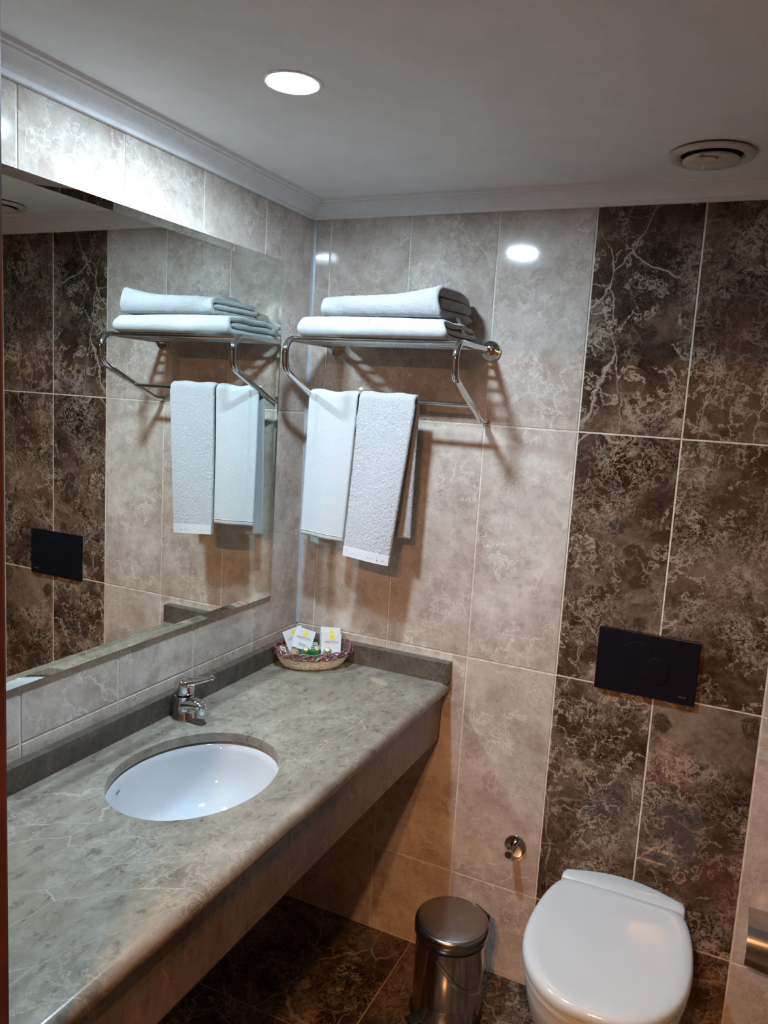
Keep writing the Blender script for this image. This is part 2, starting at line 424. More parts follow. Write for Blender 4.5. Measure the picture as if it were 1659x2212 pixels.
# ------------------------------------------------------------------ left wall
g = G().box((-0.10, YF-0.12, -0.05), (-0.0016, 0.0016, 2.3))
wl = struct(g.obj('wall_left', M['grout']), 'beige tiled wall behind the mirror and washbasin')
ys = [YF] + [YL-k*TW for k in range(4, -1, -1)] + [0.0]
for i in range(len(ys)-1):
    for j in range(4):
        y0, y1, z0, z1 = ys[i], ys[i+1], rows[j], rows[j+1]
        put_tile(wl, M['light'], (0, (y0+y1)/2, (z0+z1)/2), (0, 0, PI/2), y1-y0, z1-z0)
# ------------------------------------------------------------------ right wall, front wall with the doorway, hall
struct(G().box((XR, YF-0.12, -0.05), (XR+0.1, 0.0016, 2.3)).obj('wall_right', M['dark']))
DX0, DX1, DH = 0.577, 1.36, 2.03                # clear opening of the doorway
g = G().box((0.0, YF-0.11, 0), (DX0-0.03, YF-0.012, 2.3)).box((DX1+0.03, YF-0.11, 0), (XR, YF-0.012, 2.3)).box((DX0-0.03, YF-0.11, DH+0.03), (DX1+0.03, YF-0.012, 2.3))
struct(g.obj('wall_front', M['dark']))
g = G().box((DX0-0.03, YF-0.125, 0), (DX0, YF, DH+0.03), 0.004).box((DX1, YF-0.125, 0), (DX1+0.03, YF, DH+0.03), 0.004).box((DX0, YF-0.125, DH), (DX1, YF, DH+0.03), 0.004)
struct(g.obj('door_1', M['wood']), 'dark red-brown varnished door frame at the left edge')
HX0, HX1 = -0.3, 2.2
g = G().box((HX0-0.1, HALL_Y, -0.05), (HX0, YF-0.12, HALL_Z+0.1)); struct(g.obj('wall_hall_left', M['hallwall']))
g = G().box((HX1, HALL_Y, -0.05), (HX1+0.1, YF-0.12, HALL_Z+0.1)); struct(g.obj('wall_hall_right', M['hallwall']))
g = G().box((HX0-0.1, HALL_Y-0.1, -0.05), (HX1+0.1, HALL_Y, HALL_Z+0.1)); struct(g.obj('wall_hall_end', M['hallwall']))
g = G().box((HX0, YF-0.122, 0), (-0.10, YF-0.11, HALL_Z)).box((XR+0.1, YF-0.122, 0), (HX1, YF-0.11, HALL_Z)); struct(g.obj('wall_hall_front', M['hallwall']))
g = G().box((HX0-0.1, HALL_Y-0.1, HALL_Z), (HX1+0.1, YF-0.11, HALL_Z+0.1)); struct(g.obj('ceiling_hall', M['ceil']))
# ------------------------------------------------------------------ floor, ceiling
g = G().box((-0.1, YF-0.10, -0.06), (XR+0.1, 0.1, -0.0016))
fl = struct(g.obj('floor', M['floor_grout']), 'dark brown marble tiled floor')
fx = [0.0, 0.45, 0.90, 1.35, XR]; fy = [YF-0.10, -0.98, -0.43, 0.0]
fy = [YF-0.10, -1.33, -0.88, -0.43, 0.0]
for i in range(4):
    for j in range(4):
        put_tile(fl, M['floor'], ((fx[i]+fx[i+1])/2, (fy[j]+fy[j+1])/2, 0), (-PI/2, 0, 0), fx[i+1]-fx[i], fy[j+1]-fy[j])
struct(G().box((HX0-0.1, HALL_Y-0.1, -0.06), (HX1+0.1, YF-0.10, 0.0)).obj('floor_hall', M['floor']))
LX, LY, LR = 0.404, -0.752, 0.0465               # the recessed downlight
def slab_with_hole(x0, x1, y0, y1, z0, z1, cx, cy, r, depth):
    angs = sorted([2*PI*k/56 for k in range(56)]+[math.atan2(y-cy, x-cx) % (2*PI) for x in (x0, x1) for y in (y0, y1)])
    ri, ro = [], []
    for a in angs:
        ca, sa = math.cos(a), math.sin(a); ri.append((cx+r*ca, cy+r*sa))
        k = min([(x1-cx)/ca if ca > 1e-9 else 99, (x0-cx)/ca if ca < -1e-9 else 99, (y1-cy)/sa if sa > 1e-9 else 99, (y0-cy)/sa if sa < -1e-9 else 99])
        ro.append((cx+k*ca, cy+k*sa))
    P = lambda ring, z: [V((x, y, z)) for x, y in ring]
    g = G().loft([P(ri, z0+depth), P(ri, z0), P(ro, z0), P(ro, z1)], caps=False)
    g.add(P(ro, z1), [tuple(range(len(ro)))]); g.add(P(ri, z0+depth), [tuple(range(len(ri)))])
    return g
g = slab_with_hole(-0.1, XR+0.1, YF-0.11, 0.1, ZCEIL, ZCEIL+0.1, LX, LY, LR+0.001, 0.022)
struct(g.obj('ceiling', M['ceil']), 'plain white bathroom ceiling')
# crown moulding: profile (distance from wall, drop below ceiling)
prof = [(0.0, 0.046), (0.009, 0.046), (0.0105, 0.0445), (0.0105, 0.036), (0.013, 0.034), (0.0175, 0.027), (0.0245, 0.0185), (0.0325, 0.0125), (0.037, 0.0105),
        (0.0385, 0.0125), (0.0405, 0.0132), (0.0425, 0.0125), (0.0435, 0.0085), (0.0465, 0.0075), (0.0495, 0.0085), (0.0515, 0.0075), (0.0525, 0.003), (0.0545, 0.0)]
def moulding(name, a, b, along, label):
    rings = []
    for t in (0, 1):
        ring = []
        for d, h in prof + [(0.0, 0.0)]:
            if along == 'y': p = V((d, (YF if t == 0 else -d), ZCEIL-h))
            elif along == 'x': p = V(((d if t == 0 else XR), -d, ZCEIL-h))
            ring.append(p)
        rings.append(ring)
    g = G().loft(rings)
    return struct(g.obj(name, M['plaster'], smooth=True, angle=math.radians(28)), label)
moulding('trim_1', 0, 0, 'y', 'white cove moulding above the mirror wall')
moulding('trim_2', 0, 0, 'x', 'white cove moulding above the towel rack wall')
# silicone strip in the corner
g = G(); sil = []
for z in [ZB+0.003+(ZT-ZB-0.004)*k/40 for k in range(41)]:
    w = 0.0085+0.0012*math.sin(z*17)+0.0007*math.sin(z*61)
    sil.append([V((0.0, 0.0, z)), V((0.0, -w, z)), V((w*0.30, -w*0.48, z)), V((w*0.62, -w*0.22, z)), V((w*1.1, 0.0, z))])
struct(g.loft(sil).obj('trim_3', M['caulk'], smooth=True), 'bluish white silicone strip in the wall corner')

# ------------------------------------------------------------------ ceiling lamp
def downlight(name, x, y, z, r, mat, label, recess=0.0):
    t = empty(name, (x, y, z), label, 'ceiling light')
    G().lathe([(r+0.009, 0.0), (r+0.0085, -0.0012), (r+0.004, -0.0018), (r, -0.001), (r-0.0008, 0.002), (r-0.0012, 0.0045), (r-0.0012, 0.007)], 56, caps=False).obj('trim_ring', M['trim'], t, True)
    G().disc((0, 0, 0.0042), r-0.0012, 40, (0, 0, -1)).obj('diffuser', mat, t)
    return t
downlight('ceiling_light', LX, LY, ZCEIL, LR, M['cold'], 'round white LED downlight, lit, set in the ceiling')
def spot(x, y, label):
    t = empty('hall_spotlight', (x, y, HALL_Z), label, 'ceiling light', 'warm spotlights in the hall ceiling')
    G().lathe([(0.048, 0.0), (0.047, -0.004), (0.036, -0.006), (0.032, -0.002), (0.03, 0.0)], 40, caps=False).obj('trim_ring', M['trim'], t, True)
    G().disc((0, 0, -0.0025), 0.031, 32, (0, 0, -1)).obj('bulb', M['warm'], t)
spot(0.93, -2.55, 'warm spotlight in the hall ceiling, nearer the left jamb')
spot(1.07, -2.55, 'warm spotlight in the hall ceiling, further from the left jamb')

# ------------------------------------------------------------------ ceiling vent
t = empty('ceiling_vent', (1.074, -0.205, ZCEIL), 'round yellowed white disc valve vent in the ceiling', 'vent')
G().lathe([(0.060, 0.012), (0.060, -0.002), (0.064, -0.009), (0.072, -0.0125), (0.080, -0.0115), (0.0855, -0.008), (0.0860, -0.004), (0.082, -0.003)], 64, caps=False).obj('vent_ring', M['ventw'], t, True)
G().lathe([(0.0800, -0.001), (0.0800, -0.0035)], 48).obj('gap_shade_disc', M['void'], t)  # black disc painted in for the dark of the duct behind the gap
G().lathe([(0.010, -0.002), (0.054, -0.012), (0.0565, -0.0145), (0.0565, -0.0165), (0.052, -0.0195), (0.03, -0.0225), (0.004, -0.0235)], 56).obj('vent_disc', M['ventw'], t, True)
tpo = [(-0.0230, -0.0600), (-0.0100, -0.0520), (0.0060, -0.0480), (0.0160, -0.0400), (0.0050, -0.0180), (-0.0050, 0.0020), (-0.0150, 0.0180), (-0.0190, 0.0130), (-0.0180, -0.0060), (-0.0230, -0.0250), (-0.0210, -0.0420)]
rg = []
for sc_, zz in ((1.0, 0.0), (1.0, -0.0016), (0.55, -0.0042)):
    rg.append([V((-0.008+(x+0.008)*sc_, -0.022+(y+0.022)*sc_, -0.0222+zz-(0.0035 if (i % 3 == 0 and sc_ == 1.0) else 0.0)+0.08*max(0, -0.03-y)*0.5)) for i, (x, y) in enumerate(tpo)])
g = G().loft(rg)
g.obj('tape_scrap', M['tape'], t, True)

# ------------------------------------------------------------------ mirror
MY0, MY1, MZ0, MZ1, MX = -1.40, -0.161, 1.0345, 1.9690, 0.0085
t = empty('mirror', (0.0, (MY0+MY1)/2, MZ0), 'large frameless wall mirror with slanted glass edges above the counter', 'mirror')
bw = 0.017
def rect(x, i, xt=None):
    xt = x if xt is None else xt
    return [V((x, MY0+i-t.location.y, i)), V((x, MY1-i-t.location.y, i)), V((xt, MY1-i-t.location.y, MZ1-MZ0-i)), V((xt, MY0+i-t.location.y, MZ1-MZ0-i))]
G().add(rect(MX, bw), [(0, 1, 2, 3)]).obj('mirror_face', M['mirror'], t)
for k in range(4):
    n = (k+1) % 4; a, b = rect(MX, bw), rect(MX-0.0012, 0.0, MX+0.0012)
    G().add([a[k], a[n], b[n], b[k]], [(0, 1, 2, 3)]).obj('bevel', M['mirror'], t)
g = G().loft([rect(MX-0.0012, 0.0, MX+0.0012), rect(0.0025, 0.0)], caps=False); g.add(rect(0.0025, 0.0), [(0, 1, 2, 3)]); g.obj('mirror_backing', M['mirror_edge'], t)

# ------------------------------------------------------------------ counter top with basin hole
ZK = 0.835; CX1 = 0.517
EX, EY, EA, EB = 0.2539, -0.7784, 0.1573, 0.1924
t = empty('washbasin_counter', (0.0, YF, ZK), 'grey-green marble counter slab holding the white washbasin, under the mirror', 'counter')
off = -V(t.location)
edge_r = 0.019
ix1 = CX1-edge_r
g = G(); N = 120; ring_e = []; ring_o = []; cy0, cy1 = YF, 0.0
angs = sorted([2*PI*k/N for k in range(N)] + [math.atan2(y-EY, x-EX) % (2*PI) for x in (0.0, ix1) for y in (cy0, cy1)])
for a in angs:
    ca, sa = math.cos(a), math.sin(a)
    k = 1/math.sqrt((ca/EA)**2+(sa/EB)**2); ring_e.append((EX+ca*k, EY+sa*k))
    tt = min([(ix1-EX)/ca if ca > 1e-9 else 9, (0.0-EX)/ca if ca < -1e-9 else 9, (cy1-EY)/sa if sa > 1e-9 else 9, (cy0-EY)/sa if sa < -1e-9 else 9])
    ring_o.append((EX+ca*tt, EY+sa*tt))
R0 = [V((x, y, ZK)) for x, y in ring_o]
inset = lambda d, z: [V((EX+(x-EX)*(1+d/0.17), EY+(y-EY)*(1+d/0.17), z)) for x, y in ring_e]
R1 = inset(0.002, ZK); R2 = inset(0.0006, ZK-0.0008); R3 = inset(0.0, ZK-0.003); R4 = inset(0.0, ZK-0.022); R5 = [V((p.x, p.y, ZK-0.022)) for p in R0]
g.loft([R0, R1, R2, R3, R4, R5], caps=False)
# rounded nosing along the front
nose = [(ix1, ZK)] + [(ix1+edge_r*math.sin(a), ZK-edge_r+edge_r*math.cos(a)) for a in [PI*k/16 for k in range(1, 15)]] + [(ix1-0.004, ZK-2*edge_r), (ix1-0.004, ZK-0.022)]
g.loft([[V((x, yy, z)) for x, z in nose] for yy in (cy0, cy0+0.3, cy0+0.7, -0.4, -0.03, -0.006, cy1)], caps=False)
g.xf(Matrix.Translation(off)).obj('counter_slab', M['counter'], t, True, angle=math.radians(30))
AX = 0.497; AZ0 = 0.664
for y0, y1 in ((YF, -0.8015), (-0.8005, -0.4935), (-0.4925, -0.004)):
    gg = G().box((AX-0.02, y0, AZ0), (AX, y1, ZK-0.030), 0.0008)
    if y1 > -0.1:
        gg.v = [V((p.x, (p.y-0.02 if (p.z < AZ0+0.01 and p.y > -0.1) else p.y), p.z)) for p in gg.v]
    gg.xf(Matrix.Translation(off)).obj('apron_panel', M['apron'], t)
SPZ = 0.893
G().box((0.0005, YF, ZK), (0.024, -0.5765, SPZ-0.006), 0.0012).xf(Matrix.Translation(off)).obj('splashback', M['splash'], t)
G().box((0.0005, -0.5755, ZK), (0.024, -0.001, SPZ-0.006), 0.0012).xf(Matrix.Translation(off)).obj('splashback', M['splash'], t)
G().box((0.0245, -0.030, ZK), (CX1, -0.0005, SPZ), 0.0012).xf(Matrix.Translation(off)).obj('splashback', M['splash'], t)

# ------------------------------------------------------------------ basin
t = empty('washbasin', (EX, EY, ZK-0.022), 'oval white ceramic undermount washbasin set in the marble counter', 'basin')
prof_b = [(1.12, 0.0), (1.10, -0.004), (1.02, -0.0045), (0.995, -0.008), (0.965, -0.022), (0.92, -0.048), (0.85, -0.078), (0.74, -0.106), (0.58, -0.126), (0.38, -0.137), (0.20, -0.1415), (0.11, -0.1430)]
prof_o = [(0.11, -0.158), (0.40, -0.152), (0.66, -0.140), (0.86, -0.110), (0.99, -0.065), (1.06, -0.03), (1.12, -0.012)]
n = 72
rings = [[V((EA*k*math.cos(2*PI*i/n), EB*k*math.sin(2*PI*i/n), z)) for i in range(n)] for k, z in prof_b+prof_o]
G().loft(rings, caps=False, closed=True).obj('bowl', M['basin'], t, True, angle=math.radians(50))
G().lathe([(0.030, -0.1425), (0.029, -0.140), (0.024, -0.1395), (0.021, -0.1415), (0.004, -0.1410)], 32).obj('drain', M['chrome'], t, True)
# blue maker's mark near the rim on the left end
ang = math.atan2(-0.86, -0.50)
tg = text_geo('SEREL', 0.0072, 0.0002)
def bp(a, k, z): return V((EA*k*math.cos(a), EB*k*math.sin(a), z))
a0 = math.radians(205)
P0 = bp(a0, 0.962, -0.024); tx = (bp(a0-0.05, 0.962, -0.024)-bp(a0+0.05, 0.962, -0.024)).normalized(); up = (bp(a0, 0.985, -0.0135)-bp(a0, 0.94, -0.036)).normalized()
nn = tx.cross(up).normalized()
if nn.dot(-P0) < 0: nn = -nn
upv = -up; txv = upv.cross(nn).normalized()
mt = Matrix((txv, upv, nn)).transposed().to_4x4(); mt.translation = P0+nn*0.0012
tg.xf(mt).obj('lettering', M['blueink'], t)

# ------------------------------------------------------------------ faucet
FX, FY = 0.0585, -0.587
t = empty('basin_mixer_tap', (FX, FY, ZK), 'chrome single-lever mixer tap behind the washbasin', 'tap', rz=math.radians(-8))
G().lathe([(0.0275, 0.0), (0.0275, 0.004), (0.0255, 0.007), (0.0235, 0.03), (0.0225, 0.052), (0.0225, 0.057), (0.019, 0.0585)], 40).obj('body', M['chrome'], t, True)
rings = []
for k in range(15):
    u = k/14; x = 0.008+u*0.056; w = 0.0215*(1-u)+0.0155*u; h = 0.021*(1-u)+0.0145*u; zc = 0.036+0.012*math.sin(u*PI*0.55)-0.004*u
    if k == 14: w *= 0.7; h *= 0.7
    rings.append([V((x, w*math.copysign(abs(math.cos(b))**0.75, math.cos(b)), zc+h*0.72*math.copysign(abs(math.sin(b))**0.8, math.sin(b)))) for b in [2*PI*i/24 for i in range(24)]])
G().loft(rings).obj('spout', M['chrome'], t, True, angle=math.radians(60))
G().lathe([(0.0132, 0.019), (0.0137, 0.020), (0.0137, 0.040), (0.0122, 0.049), (0.006, 0.0535)], 28, (0.060, 0, 0)).obj('aerator', M['chrome'], t, True)
cap = G().lathe([(0.021, 0.0605), (0.0225, 0.062), (0.0238, 0.070), (0.0238, 0.086), (0.0225, 0.0925), (0.019, 0.0955), (0.010, 0.097), (0.002, 0.0972)], 40).obj('handle_cap', M['chrome'], t, True)
la = math.radians(32); ld = V((math.cos(la), math.sin(la), 0)); lw = V((-ld.y, ld.x, 0))
rings = []
for k in range(13):
    u = k/12; c = V((0, 0, 0.0875))+ld*(0.008+0.054*u)+V((0, 0, 0.012*u**1.3)); w = 0.0165*(1-u)**1.1+0.0052; h = 0.0085*(1-u)+0.0038
    rings.append([c+lw*(w*math.cos(b))+V((0, 0, h*math.sin(b))) for b in [2*PI*i/20 for i in range(20)]])
lev = G().loft(rings)
lev = lev.obj('lever', M['chrome'], t, True)
kc = V((0, 0, 0.102))+ld*0.0645
G().lathe([(0.0006, -0.0068), (0.004, -0.0056), (0.0065, -0.002), (0.0065, 0.002), (0.004, 0.0056), (0.0006, 0.0068)], 20, kc).obj('lever_knob', M['chrome'], lev, True)
nv = V((math.cos(math.radians(-18)), math.sin(math.radians(-18)), 0))
G().disc(nv*0.0241+V((0, 0, 0.077)), 0.0042, 20, nv).obj('temperature_mark', M['red'], cap)

# ------------------------------------------------------------------ towel rack
XL, XRR = 0.092, 0.563
t = empty('towel_rack', (XL, 0.0, 1.757), 'chrome wall towel rack with shelf rods and a lower hanging bar', 'towel rack')
o0 = -V(t.location)
def br_path(x):
    return fillet([(x, -0.002, 1.757), (x, -0.267, 1.757), (x, -0.262, 1.6745), (x, -0.040, 1.5745), (x, -0.002, 1.5720)], [0.040, 0.034, 0.020], 9)
for x, nm in ((XL, 'bracket'), (XRR, 'bracket')):
    br = G().tube(br_path(x), 0.0085, 16).xf(Matrix.Translation(o0)).obj(nm, M['chrome'], t, True)
    fl_ = G().lathe([(0.027, 0.0), (0.027, 0.006), (0.0255, 0.009), (0.012, 0.0095), (0.0115, 0.030), (0.0095, 0.031)], 40)
    fl_.xf(Matrix.Translation(V((x, -0.0004, 1.757))+o0) @ Matrix.Rotation(PI/2, 4, 'X')).obj('wall_flange', M['chrome'], t, True)
    G().lathe([(0.0105, 0.0), (0.0105, 0.006), (0.0088, 0.007)], 24).xf(Matrix.Translation(V((x, -0.0004, 1.572))+o0) @ Matrix.Rotation(PI/2, 4, 'X')).obj('end_ferrule', M['chrome'], br, True)
for y, r in ((-0.235, 0.0055), (-0.194, 0.0045), (-0.153, 0.0045), (-0.112, 0.0045), (-0.071, 0.0045)):
    G().tube([(XL+0.004, y, 1.757), (XRR-0.004, y, 1.757)], r, 12).xf(Matrix.Translation(o0)).obj('shelf_rod', M['chrome'], t, True)
BY, BZ = -0.130, 1.615
BY = -0.122; BZ = 1.6115
G().tube([(XL+0.004, BY, BZ), (XRR-0.004, BY, BZ)], 0.0055, 12).xf(Matrix.Translation(o0)).obj('hanging_bar', M['chrome'], t, True)

# ------------------------------------------------------------------ towels
def nz(p, s, seed=0.0): return mnoise.noise(V((p[0]*s+seed, p[1]*s+seed*1.7, p[2]*s-seed)))
def sheet(path, thick, x0, x1, nx, deform, fuzz=0.0008, seed=1.0, name='towel', mat=None, parent=None):
    """cloth sheet: centreline path in (y, z), extruded along x, rounded edges, then deformed."""
    P = [V((0, a, b)) for a, b in path]; n = len(P); L = []; Rr = []
    for i in range(n):
        tn = (P[min(i+1, n-1)]-P[max(i-1, 0)]).normalized(); nr = V((0, -tn.z, tn.y))
        e = min(i, n-1-i); th = thick/2*(0.45 if e == 0 else 0.82 if e == 1 else 1.0)
        L.append(P[i]+nr*th); Rr.append(P[i]-nr*th)
    ring = L+Rr[::-1]; m_ = len(ring); rings = []
    for k in range(nx+1):
        u = k/nx
        out = []
        ed = min(k, nx-k); sh = 0.35 if ed == 0 else 0.8 if ed == 1 else 1.0
        for i, p in enumerate(ring):
            j = i if i < n else m_-1-i
            c = P[j]; q = c+(p-c)*sh
            d = deform(u, j/(n-1), q, x0+(x1-x0)*u)
            d = d+V((nz(d, 260, seed), nz(d, 240, seed+5), nz(d, 250, seed+9)))*fuzz
            out.append(d)
        rings.append(out)
    g = G()
    v = [p for r in rings for p in r]; f = []
    for k in range(nx):
        for i in range(m_):
            f.append((k*m_+i, k*m_+(i+1) % m_, (k+1)*m_+(i+1) % m_, (k+1)*m_+i))
    for k in (0, nx):
        for i in range(n-1):
            f.append((k*m_+i, k*m_+i+1, k*m_+m_-2-i, k*m_+m_-1-i))
    g.add(v, f)
    return g
def hang_path(r, zf, zb, yf, yb, step=0.004):
    pts = []; z = zf
    a0 = BZ
    nf = int((a0-zf)/step)
    for k in range(nf): 
        u = k/nf; pts.append((BY-r+(yf-(BY-r))*(1-u), zf+(a0-zf)*u))
    for k in range(15): a = PI*k/14; pts.append((BY-r*math.cos(a), a0+r*math.sin(a)))
    nb = int((a0-zb)/step)
    for k in range(1, nb+1):
        u = k/nb; pts.append((BY+r+(yb-(BY+r))*u, a0-(a0-zb)*u))
    return pts
# left, smooth towel
def def_l(u, sv, q, x):
    d = max(0.0, (BZ-q.z)/0.40); front = sv < 0.5
    xa = 0.092-0.003*d; xb = (0.2425-0.0165*d) if front else (0.235-0.080*d)
    if not front: xa = 0.092-0.001*d
    w = 0.0035*math.sin(u*7.0+0.6)*min(1, d*2.5)+0.003*math.sin(u*3.1+d*2.0)*d
    fold = -0.004*math.exp(-((u-0.20)/0.03)**2)*max(0, 1-d*1.2)
    yy = q.y+((w+fold) if front else w*0.4)
    return V((xa+(xb-xa)*u, yy, q.z+(0.003*math.sin(u*9) if d < 0.05 else 0)-0.006*d*(u-0.5)))
g = sheet(hang_path(0.0135, 1.222, 1.190, -0.150, -0.095), 0.0085, 0, 1, 60, def_l, 0.0005, 3.0)
tl = tag(g.obj('hand_towel', M['terry_fine'], None, True, angle=math.radians(80)), 'smooth white hand towel hanging at the left end of the rack bar', 'towel', 'hand towels hanging on the rack bar')
hp = []
for k in range(25):
    u = k/24; q = def_l(u, 0.0, V((0, -0.150-0.0046, 1.236)), 0); hp.append(q)
G().tube(hp, 0.0007, 6).obj('hem_stitching', M['hem'], tl, True)
# right, fluffy towel
def def_r(u, sv, q, x):
    d = max(0.0, (BZ-q.z)/0.435); front = sv < 0.5
    xa = 0.249-0.018*d; xb = (0.414-0.043*d) if front else (0.411-0.010*d)
    w = 0.003*math.sin(u*5.0+1.2)*min(1, d*2)+0.0025*math.sin(u*2.3+d*4.0)*d
    return V((xa+(xb-xa)*u, q.y+(w if front else 0.5*w), q.z-(0.010 if front else -0.004)*(u-0.1)*d+0.0015*math.sin(u*11)*(d < 0.05)))
zf = 1.186
g = sheet(hang_path(0.0145, zf, 1.240, -0.152, -0.090, 0.0028), 0.0115, 0, 1, 90, def_r, 0.0018, 8.0)
tr_ = tag(g.obj('hand_towel', M['terry'], None, True, angle=math.radians(80)), 'fluffy white terry hand towel hanging on the bar, right of the smooth one', 'towel', 'hand towels hanging on the rack bar')
rings = []
for k in range(31):
    u = 0.005+0.99*k/30; ring = []
    for dy, dz in ((-0.0064, 0.024), (-0.0064, -0.003), (0.0058, -0.003), (0.0058, 0.024)):
        ring.append(def_r(u, 0.0, V((0, -0.152+dy*0.92, zf+dz)), 0))
    rings.append(ring)
G().loft(rings).obj('woven_hem', M['hem'], tr_, False)

def gfold(y_back, y_front, z_lo, z_hi):
    """three layers: bottom, round the front to the top, round the back and in to the middle"""
    pts = []; nb = 24; r = (z_hi-z_lo)/2; yc = y_front+r; zm = z_lo+(z_hi-z_lo)*0.50; r2 = (z_hi-zm)/2; yb = y_back-r2
    for k in range(nb): pts.append((y_back-0.002+(yc-y_back+0.002)*k/nb, z_lo))
    for k in range(15): a = PI*k/14; pts.append((yc-r*math.sin(a), z_lo+r-r*math.cos(a)))
    for k in range(1, nb): pts.append((yc+(yb-yc)*k/nb, z_hi))
    for k in range(11): a = PI*k/10; pts.append((yb+r2*math.sin(a), z_hi-r2+r2*math.cos(a)))
    ye = yc+0.004
    for k in range(1, nb+1): pts.append((yb+(ye-yb)*k/nb, zm))
    return pts
ZS = 1.7625
# lower folded towel
def def_f1(u, sv, q, x):
    dz = 0.0025*math.sin(u*4.2+0.5)*(q.z-ZS)/0.04+0.0015*math.sin(q.y*60+u*3)*(q.z > ZS+0.02)
    sag = -0.003*(0.5+0.5*math.sin(q.y*150))*(q.z < ZS+0.012)*0
    dx = 0.006*math.sin(q.y*30+q.z*90)
    return V((x+dx*(1 if u > 0.5 else -0.6), q.y+0.003*math.sin(u*5+1), q.z+dz))
g = sheet(gfold(-0.030, -0.250, ZS+0.0080, ZS+0.0430), 0.0155, 0.118, 0.526, 90, def_f1, 0.0007, 2.0)
tag(g.obj('bath_towel', M['terry_fine'], None, True, angle=math.radians(80)), 'flat folded white bath towel lying directly on the rack rods, under another', 'towel', 'folded bath towels on the rack shelf')
# upper folded towel
ZU = ZS+0.0525
def def_f2(u, sv, q, x):
    h = (q.z-ZU)/0.05
    rise = (0.021*max(0, (u-0.62)/0.38)**1.5 - 0.002*math.sin(u*6))*max(0, h) - 0.006*max(0, 1-u*5)*max(0, h)
    back = 0.017*math.exp(-((u-0.24)/0.10)**2)*max(0, h)*max(0, min(1, (q.y+0.17)/0.05))
    drop = -0.004*(u > 0.8)*(u-0.8)/0.2*(1-min(1, max(0, h)))
    return V((x+0.008*math.sin(q.y*24+q.z*60)*(1 if u > 0.5 else -0.5), q.y+0.004*math.sin(u*4+2), q.z+rise+back+max(0, drop)))
g = sheet(gfold(-0.040, -0.246, ZU+0.0090, ZU+0.0460), 0.0165, 0.178, 0.510, 100, def_f2, 0.0017, 6.0)
tu = tag(g.obj('bath_towel', M['terry'], None, True, angle=math.radians(80)), 'fluffy folded white bath towel on top of the flat one on the rack', 'towel', 'folded bath towels on the rack shelf')
g = G().add([(0.512, -0.150, ZU+0.012), (0.514, -0.128, ZU+0.010), (0.533, -0.122, ZU-0.030), (0.531, -0.142, ZU-0.028)], [(0, 1, 2, 3)])
g.add([p+V((0.0008, 0.0, 0.0006)) for p in g.v[:4]], [(3, 2, 1, 0)]); g.f += [(k, (k+1) % 4, 4+(k+1) % 4, 4+k) for k in range(4)]
g.obj('care_label', M['tag'], tu)

# ------------------------------------------------------------------ basket with toiletries
BC = V((0.1225, -0.1015, ZK)); be = math.atan2(0.67, 0.74)
t = empty('wicker_basket', BC, 'oval cream wicker basket with mauve rim in the counter corner', 'basket', rz=be)
def bell(a, z, extra=0.0):
    u = z/0.041
    ra = 0.080+0.033*u**0.75 if u > 0 else 0.080; rb = 0.048+0.030*u**0.75 if u > 0 else 0.048
    lift = 0.010*abs(math.cos(a))**3*u
    return V(((ra+extra)*math.cos(a), (rb+extra)*math.sin(a), z+lift))
g = G(); NS = 44
for lv in range(9):
    z = 0.003+0.0044*lv
    path = []
    for k in range(NS*4):
        a = 2*PI*k/(NS*4)
        path.append(bell(a, z, 0.0016*math.sin(a*NS/2+PI*lv)))
    g.tube(path, 0.0019, 6, closed=True)
wk = g.obj('woven_side', M['wicker'], t, True); wk['kind'] = 'stuff'
g = G()
for k in range(NS):
    a = 2*PI*(k+0.5)/NS
    g.tube([bell(a, z) for z in (0.001, 0.010, 0.020, 0.030, 0.040)], 0.0014, 6)
st = g.obj('stake', M['wicker'], t, True); st['kind'] = 'stuff'
n = 40
G().prism([(0.081*math.cos(2*PI*k/n), 0.049*math.sin(2*PI*k/n)) for k in range(n)], 0.0, 0.0022).obj('basket_base', M['wicker'], t)
NL = 15
for sg in (0, 1):
    g = G()
    for k in range(NL):
        a0 = 2*PI*(k+0.5*sg)/NL; path = []
        for j in range(13):
            u = j/12; a = a0+(u*1.75)*2*PI/NL; hh = 0.035+0.019*math.sin(PI*u)
            path.append(bell(a, 0.036, (0.0015 if sg else 0.0055)-0.004*math.cos(PI*u)*(1 if sg else -1)*0.6)+V((0, 0, hh-0.036)))
        g.tube(path, 0.0020, 7)
    w = g.obj('rim_loops', M['mauve'], t, True); w['kind'] = 'stuff'
for dz, ex in ((0.0, 0.0005), (-0.004, 0.002)):
    G().tube([bell(2*PI*k/80, 0.039+dz, ex+0.0012*math.sin(k*1.1)) for k in range(80)], 0.0017, 6, closed=True).obj('rim_band', M['mauve'], t, True)

